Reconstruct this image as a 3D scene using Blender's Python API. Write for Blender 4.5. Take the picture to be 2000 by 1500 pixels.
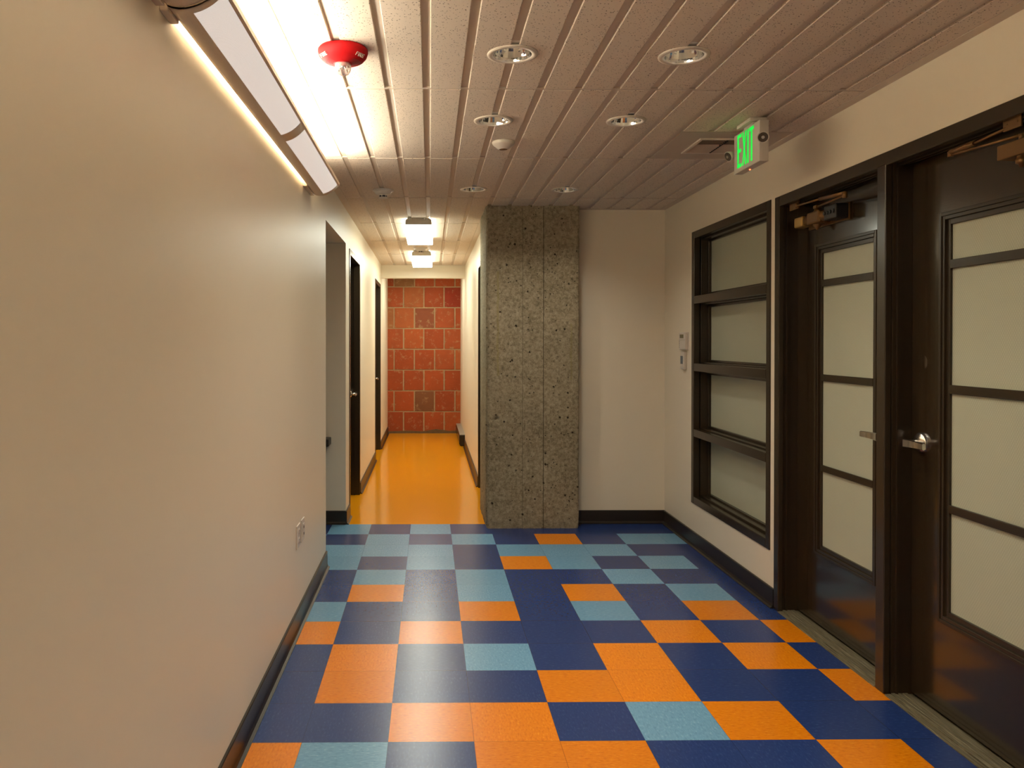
import bpy, math, random
from mathutils import Vector, Matrix, noise
random.seed(7)
F = 0.3048                       # scene is laid out in feet, built in metres
S = bpy.context.scene
COL = S.collection
for o in list(bpy.data.objects): bpy.data.objects.remove(o)

# ------------------------------------------------------------------ camera
cam = bpy.data.cameras.new('camera'); camo = bpy.data.objects.new('camera', cam); COL.objects.link(camo)
cam.sensor_fit = 'HORIZONTAL'; cam.sensor_width = 36.0; cam.lens = 28.004
cam.shift_x = 0.07037; cam.shift_y = -0.03556; cam.clip_start = 0.02; cam.clip_end = 100
yaw, pitch, roll = 0.0126, -0.0073, 0.0005
cy, sy, cp, sp = math.cos(yaw), math.sin(yaw), math.cos(pitch), math.sin(pitch)
fw = Vector((sy*cp, cy*cp, sp)); rt = Vector((cy, -sy, 0)); up = rt.cross(fw)
r2 = rt*math.cos(roll) + up*math.sin(roll); u2 = -rt*math.sin(roll) + up*math.cos(roll)
mw = Matrix((r2, u2, -fw)).transposed().to_4x4(); mw.translation = Vector((-1.5163, -20.2283, 4.6507))*F
camo.matrix_world = mw
S.camera = camo

# ------------------------------------------------------------------ world, exposure
w = bpy.data.worlds.new('world'); S.world = w; w.use_nodes = True
w.node_tree.nodes['Background'].inputs[0].default_value = (0.9, 0.8, 0.65, 1)
w.node_tree.nodes['Background'].inputs[1].default_value = 0.0
S.view_settings.view_transform = 'Standard'; S.view_settings.look = 'None'
S.view_settings.gamma = 1.0; S.view_settings.use_curve_mapping = False
S.view_settings.exposure = 0.55
TUBE = 25.0          # radiance of the tubes in the wall fixtures
LENS = 14.5           # radiance of the corridor lenses
PERF = 0.50          # glow of the perforated panels
LOBBY_FILL = 9.0          # radiance of the unseen fill lamp added behind the camera
DOWN = 2.7           # watts of each recessed downlight
LC = (1.0, 0.96, 0.84)
CEIL = 8.03; XL = -3.66; XR = 4.5

# ------------------------------------------------------------------ materials
def nodes(name):
    m = bpy.data.materials.new(name); m.use_nodes = True
    nt = m.node_tree; b = nt.nodes['Principled BSDF']
    return m, nt, b
def N(nt, t, **k):
    n = nt.nodes.new(t)
    for a, v in k.items(): setattr(n, a, v)
    return n
def coords(nt, scale=(1, 1, 1)):
    tc = N(nt, 'ShaderNodeTexCoord'); mp = N(nt, 'ShaderNodeMapping'); mp.inputs['Scale'].default_value = scale
    nt.links.new(tc.outputs['Object'], mp.inputs[0]); return mp.outputs[0]
def ramp(nt, fac, stops):
    r = N(nt, 'ShaderNodeValToRGB'); e = r.color_ramp.elements
    while len(e) < len(stops): e.new(0.5)
    for i, (p, c) in enumerate(stops): e[i].position = p; e[i].color = (*c, 1) if len(c) == 3 else c
    nt.links.new(fac, r.inputs[0]); return r.outputs[0]
def mix(nt, a, b, fac, mode='MIX'):
    m = N(nt, 'ShaderNodeMix', data_type='RGBA', blend_type=mode)
    for i, v in ((0, fac), (6, a), (7, b)):
        if isinstance(v, (int, float)): m.inputs[i].default_value = v
        elif isinstance(v, tuple): m.inputs[i].default_value = (*v, 1)
        else: nt.links.new(v, m.inputs[i])
    return m.outputs[2]
def math_(nt, op, a, b=0.0, c=0.0):
    m = N(nt, 'ShaderNodeMath', operation=op)
    for i, v in enumerate((a, b, c)):
        if isinstance(v, (int, float)): m.inputs[i].default_value = v
        else: nt.links.new(v, m.inputs[i])
    return m.outputs[0]
def bump(nt, b, h, strength, dist=0.002):
    n = N(nt, 'ShaderNodeBump'); n.inputs['Strength'].default_value = strength; n.inputs['Distance'].default_value = dist
    nt.links.new(h, n.inputs['Height']); nt.links.new(n.outputs[0], b.inputs['Normal']); return n
def noise_(nt, vec, scale, detail=2.0, rough=0.5):
    n = N(nt, 'ShaderNodeTexNoise'); n.inputs['Scale'].default_value = scale; n.inputs['Detail'].default_value = detail
    n.inputs['Roughness'].default_value = rough; nt.links.new(vec, n.inputs['Vector']); return n.outputs[0]
def simple(name, col, rough=0.5, metal=0.0, spec=0.5, nscale=0, nstr=0.0, vary=0.0):
    m, nt, b = nodes(name)
    b.inputs['Base Color'].default_value = (*col, 1); b.inputs['Roughness'].default_value = rough
    b.inputs['Metallic'].default_value = metal; b.inputs['Specular IOR Level'].default_value = spec
    v = coords(nt)
    n = noise_(nt, v, nscale or 40.0, 3)
    dk = tuple(c*(1-(vary or 0.05)) for c in col)
    nt.links.new(mix(nt, dk, col, n), b.inputs['Base Color'])
    if nstr: bump(nt, b, n, nstr, 0.001)
    return m
def emit(name, col, s):
    m, nt, b = nodes(name); b.inputs['Base Color'].default_value = (0.8, 0.8, 0.8, 1)
    b.inputs['Emission Color'].default_value = (*col, 1); b.inputs['Emission Strength'].default_value = s
    return m

M = {}
WALLC = (0.80, 0.72, 0.57)
def wall_mat():
    m, nt, b = nodes('wall_paint'); v = coords(nt)
    n = noise_(nt, v, 220, 3); n2 = noise_(nt, v, 1.2, 2)
    c = mix(nt, WALLC, tuple(x*1.03 for x in WALLC), n2)
    nt.links.new(c, b.inputs['Base Color']); b.inputs['Roughness'].default_value = 0.42
    b.inputs['Specular IOR Level'].default_value = 0.42
    bump(nt, b, n, 0.12, 0.001); return m
M['wall'] = wall_mat()
def ceil_mat():
    m, nt, b = nodes('ceiling_tile'); v = coords(nt)
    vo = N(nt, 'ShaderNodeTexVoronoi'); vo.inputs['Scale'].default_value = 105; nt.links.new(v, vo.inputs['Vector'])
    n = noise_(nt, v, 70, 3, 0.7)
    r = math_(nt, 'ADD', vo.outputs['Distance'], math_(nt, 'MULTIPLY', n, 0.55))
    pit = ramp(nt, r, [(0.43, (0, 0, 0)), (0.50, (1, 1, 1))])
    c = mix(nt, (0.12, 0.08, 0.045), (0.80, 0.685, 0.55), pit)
    n2 = noise_(nt, v, 300, 2)
    c = mix(nt, c, (0.48, 0.40, 0.33), math_(nt, 'MULTIPLY', n2, 0.35))
    nt.links.new(c, b.inputs['Base Color']); b.inputs['Roughness'].default_value = 0.9
    bump(nt, b, pit, 0.5, 0.002); return m
M['tile'] = ceil_mat()
M['grid'] = simple('ceiling_grid_paint', (0.66, 0.56, 0.45), 0.55, vary=0.04)
M['vent_panel'] = simple('smooth_ceiling_panel', (0.58, 0.48, 0.38), 0.6, nscale=8, vary=0.04)

def vct(name, base, dark, light, amt):
    m, nt, b = nodes(name)
    tc = N(nt, 'ShaderNodeTexCoord'); sx = N(nt, 'ShaderNodeSeparateXYZ'); nt.links.new(tc.outputs['Object'], sx.inputs[0])
    ix = math_(nt, 'FLOOR', math_(nt, 'DIVIDE', sx.outputs[0], F)); iy = math_(nt, 'FLOOR', math_(nt, 'DIVIDE', sx.outputs[1], F))
    cell = N(nt, 'ShaderNodeCombineXYZ'); nt.links.new(ix, cell.inputs[0]); nt.links.new(iy, cell.inputs[1])
    wn = N(nt, 'ShaderNodeTexWhiteNoise', noise_dimensions='3D'); nt.links.new(cell.outputs[0], wn.inputs['Vector'])
    ang = math_(nt, 'MULTIPLY', math_(nt, 'ROUND', wn.outputs['Value']), math.pi/2)
    rot = N(nt, 'ShaderNodeVectorRotate', rotation_type='Z_AXIS'); nt.links.new(tc.outputs['Object'], rot.inputs['Vector']); nt.links.new(ang, rot.inputs['Angle'])
    mp = N(nt, 'ShaderNodeMapping'); mp.inputs['Scale'].default_value = (1, 2.6, 1); nt.links.new(rot.outputs[0], mp.inputs[0])
    n = noise_(nt, mp.outputs[0], 48, 4, 0.62)
    c = ramp(nt, n, [(0.30, dark), (0.48, base), (0.56, base), (0.74, light)])
    c = mix(nt, base, c, amt)
    br = math_(nt, 'ADD', 0.93, math_(nt, 'MULTIPLY', wn.outputs['Value'], 0.12))
    hs = N(nt, 'ShaderNodeHueSaturation'); nt.links.new(br, hs.inputs['Value']); nt.links.new(c, hs.inputs['Color'])
    # hairline joints on the one-foot grid
    def joint(o):
        f = math_(nt, 'FRACT', math_(nt, 'DIVIDE', o, F)); return math_(nt, 'MINIMUM', f, math_(nt, 'SUBTRACT', 1.0, f))
    j = math_(nt, 'MINIMUM', joint(sx.outputs[0]), joint(sx.outputs[1]))
    jf = math_(nt, 'LESS_THAN', j, 0.004)
    c2 = mix(nt, hs.outputs[0], tuple(x*0.45 for x in dark), math_(nt, 'MULTIPLY', jf, 0.6))
    nt.links.new(c2, b.inputs['Base Color'])
    b.inputs['Roughness'].default_value = 0.27; b.inputs['Specular IOR Level'].default_value = 0.42
    b.inputs['Coat Weight'].default_value = 0.0; b.inputs['Coat Roughness'].default_value = 0.10
    v = tc.outputs['Object']
    h = noise_(nt, v, 45, 3, 0.6); bump(nt, b, h, 0.07, 0.0012)
    return m
M['orange'] = vct('vinyl_tile_orange', (0.76, 0.225, 0.002), (0.58, 0.14, 0.001), (0.90, 0.38, 0.02), 0.8)
M['navy'] = vct('vinyl_tile_navy', (0.016, 0.042, 0.165), (0.012, 0.027, 0.115), (0.06, 0.11, 0.27), 0.6)
M['blue'] = vct('vinyl_tile_light_blue', (0.15, 0.335, 0.50), (0.10, 0.235, 0.37), (0.29, 0.50, 0.64), 0.8)
M['corr'] = simple('corridor_floor_orange', (0.95, 0.35, 0.002), 0.16, spec=0.5, nscale=60, vary=0.12)
bb = M['corr'].node_tree.nodes['Principled BSDF']; bb.inputs['Coat Weight'].default_value = 0.15; bb.inputs['Coat Roughness'].default_value = 0.08
M['slab'] = simple('threshold_slab', (0.12, 0.11, 0.08), 0.8, nscale=80, nstr=0.4, vary=0.4)

M['base'] = simple('rubber_base', (0.022, 0.015, 0.009), 0.34, spec=0.5, vary=0.2)
def paint_mat():
    m, nt, b = nodes('dark_brown_enamel'); v = coords(nt, (1, 1, 7)); v2 = coords(nt)
    n = noise_(nt, v, 26, 4, 0.6); n2 = noise_(nt, v2, 3, 2)
    c = mix(nt, (0.028, 0.018, 0.008), (0.036, 0.023, 0.011), n2)
    nt.links.new(c, b.inputs['Base Color']); b.inputs['Roughness'].default_value = 0.20
    b.inputs['Coat Weight'].default_value = 0.6; b.inputs['Coat Roughness'].default_value = 0.12
    b.inputs['Specular IOR Level'].default_value = 0.5
    bump(nt, b, n, 0.16, 0.0014); return m
M['door'] = paint_mat()
M['frame'] = simple('dark_brown_frame', (0.034, 0.022, 0.011), 0.26, spec=0.5, vary=0.15)
def glass_mat():
    m, nt, b = nodes('frosted_wire_glass')
    tc = N(nt, 'ShaderNodeTexCoord'); s = N(nt, 'ShaderNodeSeparateXYZ'); nt.links.new(tc.outputs['Object'], s.inputs[0])
    y = math_(nt, 'DIVIDE', s.outputs[1], 0.011); z = math_(nt, 'DIVIDE', s.outputs[2], 0.016)
    def ln(a):
        f = math_(nt, 'FRACT', a); return math_(nt, 'LESS_THAN', math_(nt, 'ABSOLUTE', math_(nt, 'SUBTRACT', f, 0.5)), 0.09)
    g = math_(nt, 'MAXIMUM', ln(math_(nt, 'ADD', y, z)), ln(math_(nt, 'SUBTRACT', y, z)))
    c = mix(nt, (0.52, 0.54, 0.41), (0.42, 0.44, 0.32), g)
    nt.links.new(c, b.inputs['Base Color']); b.inputs['Roughness'].default_value = 0.36
    b.inputs['Transmission Weight'].default_value = 0.06; b.inputs['Specular IOR Level'].default_value = 0.45
    bump(nt, b, g, 0.25, 0.0006); return m
M['glass'] = glass_mat()
M['metal'] = simple('brushed_nickel', (0.72, 0.68, 0.62), 0.22, 1.0, vary=0.05)
M['chrome'] = simple('polished_reflector', (0.86, 0.87, 0.88), 0.07, 1.0, nscale=12, nstr=0.15, vary=0.05)
M['bronze'] = simple('bronze_enamel', (0.20, 0.105, 0.034), 0.38, 0.5, vary=0.1)
M['brass'] = simple('brass_cap', (0.55, 0.36, 0.12), 0.32, 0.7, vary=0.05)
M['black'] = simple('black_plastic', (0.012, 0.010, 0.008), 0.4)
M['darkhole'] = simple('dark_cavity', (0.012, 0.009, 0.007), 0.8)
M['white'] = simple('white_plastic', (0.66, 0.60, 0.52), 0.4, vary=0.03)
M['trimwhite'] = simple('white_enamel', (0.68, 0.60, 0.50), 0.35, vary=0.03)
M['fixture'] = simple('fixture_enamel', (0.72, 0.60, 0.47), 0.35, vary=0.04)
M['lampgrey'] = simple('lamp_pan_grey', (0.62, 0.56, 0.46), 0.4, vary=0.05)
M['reflector'] = simple('fixture_inner_white', (0.85, 0.82, 0.76), 0.5, vary=0.02)
M['red'] = simple('red_plastic', (0.46, 0.005, 0.007), 0.62, spec=0.18, vary=0.08)
M['darkred'] = simple('dark_red_plastic', (0.10, 0.003, 0.003), 0.4)
M['tube'] = emit('fluorescent_tube', LC, TUBE)
M['lens'] = emit('corridor_lamp_lens', (0.95, 1.0, 0.86), LENS)
M['lensside'] = emit('corridor_lamp_side', (1.0, 0.92, 0.66), 1.6)
M['lobby'] = emit('added_fill_lens', (1.0, 0.95, 0.82), LOBBY_FILL)  # glow of the fill lamp added to brighten the lobby
M['exitgreen'] = emit('exit_green', (0.0, 1.0, 0.075), 0.60)
M['exitgreen'].node_tree.nodes['Principled BSDF'].inputs['Base Color'].default_value = (0.0, 0.05, 0.01, 1)
M['led'] = emit('red_led', (1.0, 0.12, 0.03), 4.0)
M['lcd'] = simple('lcd_green', (0.16, 0.14, 0.07), 0.25)
M['lcdb'] = simple('lcd_blue', (0.12, 0.15, 0.19), 0.25)
def perf_mat():
    m, nt, b = nodes('perforated_panel')
    tc = N(nt, 'ShaderNodeTexCoord'); s = N(nt, 'ShaderNodeSeparateXYZ'); nt.links.new(tc.outputs['Object'], s.inputs[0])
    def wv(o, p): return math_(nt, 'SINE', math_(nt, 'MULTIPLY', o, 2*math.pi/p))
    q = math_(nt, 'MULTIPLY', wv(s.outputs[0], 0.0042), wv(s.outputs[1], 0.0042))
    d = math_(nt, 'GREATER_THAN', q, 0.0)
    c = mix(nt, (0.60, 0.52, 0.46), (1.0, 0.93, 0.86), d)
    nt.links.new(c, b.inputs['Emission Color']); b.inputs['Emission Strength'].default_value = PERF
    b.inputs['Base Color'].default_value = (0.5, 0.45, 0.4, 1); b.inputs['Roughness'].default_value = 0.5
    return m
M['perf'] = perf_mat()
def clear_mat():
    m = bpy.data.materials.new('clear_dome'); m.use_nodes = True; nt = m.node_tree; nt.nodes.clear()
    o = N(nt, 'ShaderNodeOutputMaterial'); mx = N(nt, 'ShaderNodeMixShader'); t = N(nt, 'ShaderNodeBsdfTransparent'); g = N(nt, 'ShaderNodeBsdfGlossy')
    g.inputs['Roughness'].default_value = 0.05; lw = N(nt, 'ShaderNodeLayerWeight'); lw.inputs['Blend'].default_value = 0.35
    f = math_(nt, 'ADD', 0.35, math_(nt, 'MULTIPLY', lw.outputs['Facing'], 0.60))
    nt.links.new(f, mx.inputs[0]); nt.links.new(t.outputs[0], mx.inputs[1]); df = N(nt, 'ShaderNodeBsdfDiffuse'); df.inputs[0].default_value = (.8, .78, .74, 1); m2 = N(nt, 'ShaderNodeMixShader'); m2.inputs[0].default_value = .35
    nt.links.new(g.outputs[0], m2.inputs[1]); nt.links.new(df.outputs[0], m2.inputs[2]); nt.links.new(m2.outputs[0], mx.inputs[2]); nt.links.new(mx.outputs[0], o.inputs[0])
    return m
M['clear'] = clear_mat()
def concrete_mat():
    m, nt, b = nodes('board_formed_concrete'); v = coords(nt)
    n1 = noise_(nt, v, 2.2, 4, 0.6); n2 = noise_(nt, v, 48, 6, 0.78); n3 = noise_(nt, v, 9, 4, 0.65)
    c = ramp(nt, n1, [(0.3, (0.19, 0.145, 0.075)), (0.5, (0.30, 0.245, 0.15)), (0.7, (0.40, 0.335, 0.22))])
    c = mix(nt, c, ramp(nt, n2, [(0.34, (0.05, 0.036, 0.018)), (0.48, (0.28, 0.235, 0.15)), (0.68, (0.58, 0.50, 0.36))]), 0.55)
    vo = N(nt, 'ShaderNodeTexVoronoi'); vo.inputs['Scale'].default_value = 42; nt.links.new(v, vo.inputs['Vector'])
    pr_ = math_(nt, 'ADD', vo.outputs['Distance'], math_(nt, 'MULTIPLY', n3, 1.1))
    pit = ramp(nt, pr_, [(0.56, (0, 0, 0)), (0.66, (1, 1, 1))])
    c = mix(nt, (0.035, 0.025, 0.014), c, pit)
    vb = N(nt, 'ShaderNodeTexVoronoi'); vb.inputs['Scale'].default_value = 13; nt.links.new(v, vb.inputs['Vector'])
    big = ramp(nt, math_(nt, 'ADD', vb.outputs['Distance'], math_(nt, 'MULTIPLY', n2, 0.25)), [(0.20, (0, 0, 0)), (0.25, (1, 1, 1))])
    c = mix(nt, (0.03, 0.02, 0.01), c, big)
    # form-board joints (thin dark lines running up the face)
    s = N(nt, 'ShaderNodeSeparateXYZ'); nt.links.new(v, s.inputs[0])
    wob = math_(nt, 'MULTIPLY', math_(nt, 'SUBTRACT', n3, 0.5), 0.006)
    for k, (xx, wd, st) in enumerate(((0.79, 0.0022, 0.5), (1.31, 0.0026, 0.85))):
        dd = math_(nt, 'ABSOLUTE', math_(nt, 'SUBTRACT', math_(nt, 'ADD', s.outputs[0], wob), xx*F))
        c = mix(nt, c, (0.05, 0.038, 0.02), math_(nt, 'MULTIPLY', math_(nt, 'LESS_THAN', dd, wd), st))
    for (xx, z0, z1, a) in ((0.17, 3.8, 6.4, 0.35), (2.0, 3.7, 5.1, 0.3)):       # faint yellow stains
        dd = math_(nt, 'ABSOLUTE', math_(nt, 'SUBTRACT', math_(nt, 'ADD', s.outputs[0], math_(nt, 'MULTIPLY', wob, 6.0)), xx*F))
        k1 = math_(nt, 'LESS_THAN', dd, 0.008)
        k2 = math_(nt, 'MULTIPLY', math_(nt, 'GREATER_THAN', s.outputs[2], z0*F), math_(nt, 'LESS_THAN', s.outputs[2], z1*F))
        c = mix(nt, c, (0.26, 0.22, 0.05), math_(nt, 'MULTIPLY', math_(nt, 'MULTIPLY', k1, k2), a))
    nt.links.new(c, b.inputs['Base Color']); b.inputs['Roughness'].default_value = 0.88; b.inputs['Specular IOR Level'].default_value = 0.25
    h = math_(nt, 'ADD', math_(nt, 'MULTIPLY', n2, 0.9), math_(nt, 'MULTIPLY', pit, 0.6))
    bump(nt, b, h, 0.9, 0.006); return m
M['concrete'] = concrete_mat()
def brick_mat():
    m, nt, b = nodes('hollow_clay_tile'); v = coords(nt)
    at = N(nt, 'ShaderNodeAttribute', attribute_name='tint')
    n = noise_(nt, v, 9, 4, 0.6); ns = noise_(nt, coords(nt, (1, 1, 30)), 6, 3, 0.6)
    c = mix(nt, at.outputs['Color'], (0.10, 0.025, 0.008), math_(nt, 'MULTIPLY', n, 0.60))
    c = mix(nt, c, (0.46, 0.12, 0.03), math_(nt, 'MULTIPLY', ns, 0.35))
    n4 = noise_(nt, v, 14, 5, 0.72)
    sm = ramp(nt, n4, [(0.56, (0, 0, 0)), (0.66, (1, 1, 1))])
    c = mix(nt, c, (0.42, 0.26, 0.13), math_(nt, 'MULTIPLY', sm, 0.55))
    nt.links.new(c, b.inputs['Base Color']); b.inputs['Roughness'].default_value = 0.62
    b.inputs['Specular IOR Level'].default_value = 0.25; bump(nt, b, ns, 0.5, 0.004); return m
M['brick'] = brick_mat()
M['mortar'] = simple('mortar', (0.50, 0.34, 0.18), 0.9, nscale=25, nstr=0.6, vary=0.45)
M['dirt'] = simple('slab_edge', (0.20, 0.12, 0.05), 0.9, nscale=18, nstr=0.6, vary=0.5)
def alum_mat():
    m, nt, b = nodes('worn_threshold'); v = coords(nt)
    n = noise_(nt, coords(nt, (45, 0.8, 1)), 6, 4, 0.7)
    c = ramp(nt, n, [(0.35, (0.07, 0.058, 0.03)), (0.55, (0.22, 0.19, 0.11)), (0.7, (0.42, 0.38, 0.27))])
    nt.links.new(c, b.inputs['Base Color']); b.inputs['Roughness'].default_value = 0.5; b.inputs['Metallic'].default_value = 0.3
    bump(nt, b, n, 0.4, 0.002); return m
M['thresh'] = alum_mat()

# ------------------------------------------------------------------ mesh helpers (feet in, metres out)
class MB:
    def __init__(s): s.v = []; s.f = []; s.mi = []; s.sm = []
    def face(s, pts, mi=0, smooth=False):
        i = len(s.v); s.v += [tuple(p) for p in pts]; s.f.append(tuple(range(i, i+len(pts)))); s.mi.append(mi); s.sm.append(smooth)
    def box(s, x0, x1, y0, y1, z0, z1, mi=0, bev=0.0):
        x0, x1 = min(x0, x1), max(x0, x1); y0, y1 = min(y0, y1), max(y0, y1); z0, z1 = min(z0, z1), max(z0, z1)
        if bev <= 0:
            i = len(s.v); s.v += [(x, y, z) for z in (z0, z1) for y in (y0, y1) for x in (x0, x1)]
            for q in ((0, 2, 3, 1), (4, 5, 7, 6), (0, 1, 5, 4), (2, 6, 7, 3), (0, 4, 6, 2), (1, 3, 7, 5)):
                s.f.append(tuple(i+k for k in q)); s.mi.append(mi); s.sm.append(False)
            return
        b = min(bev, (x1-x0)/2.2, (y1-y0)/2.2, (z1-z0)/2.2)
        import bmesh
        bm = bmesh.new(); bmesh.ops.create_cube(bm, size=1)
        for v in bm.verts: v.co = Vector(((x0+x1)/2+v.co.x*(x1-x0), (y0+y1)/2+v.co.y*(y1-y0), (z0+z1)/2+v.co.z*(z1-z0)))
        bmesh.ops.bevel(bm, geom=bm.edges[:], offset=b, segments=2, profile=0.5, affect='EDGES')
        i = len(s.v); s.v += [tuple(v.co) for v in bm.verts]
        for fc in bm.faces: s.f.append(tuple(i+v.index for v in fc.verts)); s.mi.append(mi); s.sm.append(False)
        bm.free()
    def cyl(s, p, q, r, n=16, mi=0, r2=None, caps=True):
        p, q = Vector(p), Vector(q); r2 = r if r2 is None else r2
        d = (q-p).normalized(); a = d.orthogonal().normalized(); b = d.cross(a)
        i = len(s.v)
        for c, rr in ((p, r), (q, r2)):
            for k in range(n):
                t = 2*math.pi*k/n; s.v.append(tuple(c+(a*math.cos(t)+b*math.sin(t))*rr))
        for k in range(n):
            k2 = (k+1) % n; s.f.append((i+k, i+k2, i+n+k2, i+n+k)); s.mi.append(mi); s.sm.append(True)
        if caps:
            s.f.append(tuple(i+k for k in range(n-1, -1, -1))); s.mi.append(mi); s.sm.append(False)
            s.f.append(tuple(i+n+k for k in range(n))); s.mi.append(mi); s.sm.append(False)
    def lathe(s, c, prof, n=48, mi=0, axis='z', smooth=True):
        c = Vector(c); i = len(s.v); m = len(prof)
        for (r, h) in prof:
            for k in range(n):
                t = 2*math.pi*k/n; a, b = r*math.cos(t), r*math.sin(t)
                s.v.append(tuple(c+(Vector((a, b, h)) if axis == 'z' else Vector((h, a, b)) if axis == 'x' else Vector((a, h, b)))))
        for j in range(m-1):
            for k in range(n):
                k2 = (k+1) % n; s.f.append((i+j*n+k, i+j*n+k2, i+(j+1)*n+k2, i+(j+1)*n+k)); s.mi.append(mi); s.sm.append(smooth)
    def sweep(s, prof, y0, y1, mi=0, smooth=False, closed=True, ends=True):
        """prof: (x, z) outline swept along y"""
        i = len(s.v); n = len(prof)
        for y in (y0, y1): s.v += [(x, y, z) for x, z in prof]
        for k in range(n if closed else n-1):
            k2 = (k+1) % n; s.f.append((i+k, i+k2, i+n+k2, i+n+k)); s.mi.append(mi); s.sm.append(smooth)
        if ends and closed:
            s.f.append(tuple(i+k for k in range(n-1, -1, -1))); s.mi.append(mi); s.sm.append(False)
            s.f.append(tuple(i+n+k for k in range(n))); s.mi.append(mi); s.sm.append(False)
    def link(s, name, mats, parent=None, origin=None, fix=True):
        if not isinstance(mats, (list, tuple)): mats = [mats]
        o0 = Vector((0, 0, 0))
        if parent is not None: o0 = Vector(parent['o_ft'])
        elif origin is not None: o0 = Vector(origin)
        me = bpy.data.meshes.new(name)
        me.from_pydata([tuple((Vector(v)-o0)*F) for v in s.v], [], s.f); 
        for m in mats: me.materials.append(m)
        me.polygons.foreach_set('material_index', s.mi); me.polygons.foreach_set('use_smooth', s.sm)
        if fix:
            import bmesh
            bm = bmesh.new(); bm.from_mesh(me); bmesh.ops.remove_doubles(bm, verts=bm.verts, dist=1e-5)
            bmesh.ops.recalc_face_normals(bm, faces=bm.faces); bm.to_mesh(me); bm.free()
        me.update()
        o = bpy.data.objects.new(name, me); COL.objects.link(o); o['o_ft'] = tuple(o0)
        if parent is not None: o.parent = parent
        else: o.location = o0*F
        return o
def tag(o, label, cat, group=None, kind=None):
    o['label'] = label; o['category'] = cat
    if group: o['group'] = group
    if kind: o['kind'] = kind
    return o
def thing(name, loc, label, cat, group=None, kind=None):
    o = bpy.data.objects.new(name, None); COL.objects.link(o); o.location = Vector(loc)*F; o['o_ft'] = tuple(loc)
    o.empty_display_size = 0.05
    return tag(o, label, cat, group, kind)
def copy_tree(o, parent=None):
    c = o.copy(); COL.objects.link(c)
    if parent is not None: c.parent = parent
    for ch in list(o.children):
        if ch.name in COL.objects: copy_tree(ch, c)
    return c
def struct(o, label, cat): return tag(o, label, cat, kind='structure')

# wall slab with rectangular openings. axis 'x': slab in the x=const plane, u is y; axis 'y': u is x
def wall(mb, axis, c0, c1, u0, u1, z0, z1, holes=()):
    us = sorted({u0, u1, *[h[0] for h in holes], *[h[1] for h in holes]}); zs = sorted({z0, z1, *[h[2] for h in holes], *[h[3] for h in holes]})
    us = [u for u in us if u0 <= u <= u1]; zs = [z for z in zs if z0 <= z <= z1]
    def hole(i, j):
        if i < 0 or j < 0 or i >= len(us)-1 or j >= len(zs)-1: return True
        um, zm = (us[i]+us[i+1])/2, (zs[j]+zs[j+1])/2
        return any(h[0] < um < h[1] and h[2] < zm < h[3] for h in holes)
    def P(c, u, z): return (c, u, z) if axis == 'x' else (u, c, z)
    for i in range(len(us)-1):
        for j in range(len(zs)-1):
            if hole(i, j): continue
            a, b, p, q = us[i], us[i+1], zs[j], zs[j+1]
            for c in (c0, c1): mb.face([P(c, a, p), P(c, b, p), P(c, b, q), P(c, a, q)])
            if hole(i-1, j): mb.face([P(c0, a, p), P(c1, a, p), P(c1, a, q), P(c0, a, q)])
            if hole(i+1, j): mb.face([P(c0, b, p), P(c1, b, p), P(c1, b, q), P(c0, b, q)])
            if hole(i, j-1): mb.face([P(c0, a, p), P(c1, a, p), P(c1, b, p), P(c0, b, p)])
            if hole(i, j+1): mb.face([P(c0, a, q), P(c1, a, q), P(c1, b, q), P(c0, b, q)])

YB = -30.0     # rear end of the lobby, behind the photographer
# ------------------------------------------------------------------ floor
pat = ["LNLN...NNN"[:0] or "LNLNNNNNN", "NLNLNONLL", "LLLNLLLNN", "LNLNOLNLN", "NLNLNNLNN", "NONLNONLN", "LNNONLNON",
       "ONONNNONO", "NONLNONON", "NONNOONNO", "NNOONLONN", "OLNOONNON"]
mb = MB()
def q(x0, x1, y0, y1, mi): mb.face([(x0, y0, 0), (x1, y0, 0), (x1, y1, 0), (x0, y1, 0)], mi)
for r in range(0, 30):
    for c in range(-10, 5):
        if c < -4 and r > 3: continue
        if r < 12 and -4 <= c <= 4: ch = pat[r][c+4]
        else: ch = random.choice('NNNNOOLL')
        x0, x1 = c, c+1
        if c == -4 and r > 3: x0 = XL
        if c == 4: x1 = XR+0.0
        y1 = -r if r else 0.05
        q(x0, x1, -r-1, y1, 'ONL'.index(ch))
q(XR, XR+0.36, YB, 0.05, 4)
q(-4.0, 0.40, 0.05, 20.3, 3); q(0.40, XR, 0.05, 0.15, 1); q(-10, -4.0, 0.05, 0.15, 1)
fl = mb.link('floor', [M['orange'], M['navy'], M['blue'], M['corr'], M['slab']], fix=False)
struct(fl, 'glossy floor of orange, navy and light blue tiles, plain orange in the corridor', 'floor')

# ------------------------------------------------------------------ walls
mb = MB(); wall(mb, 'x', XL, XL-0.5, YB, 0.1, 0, CEIL+.1, [(-3.8, 0.1, -1, 7.16)])
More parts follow.
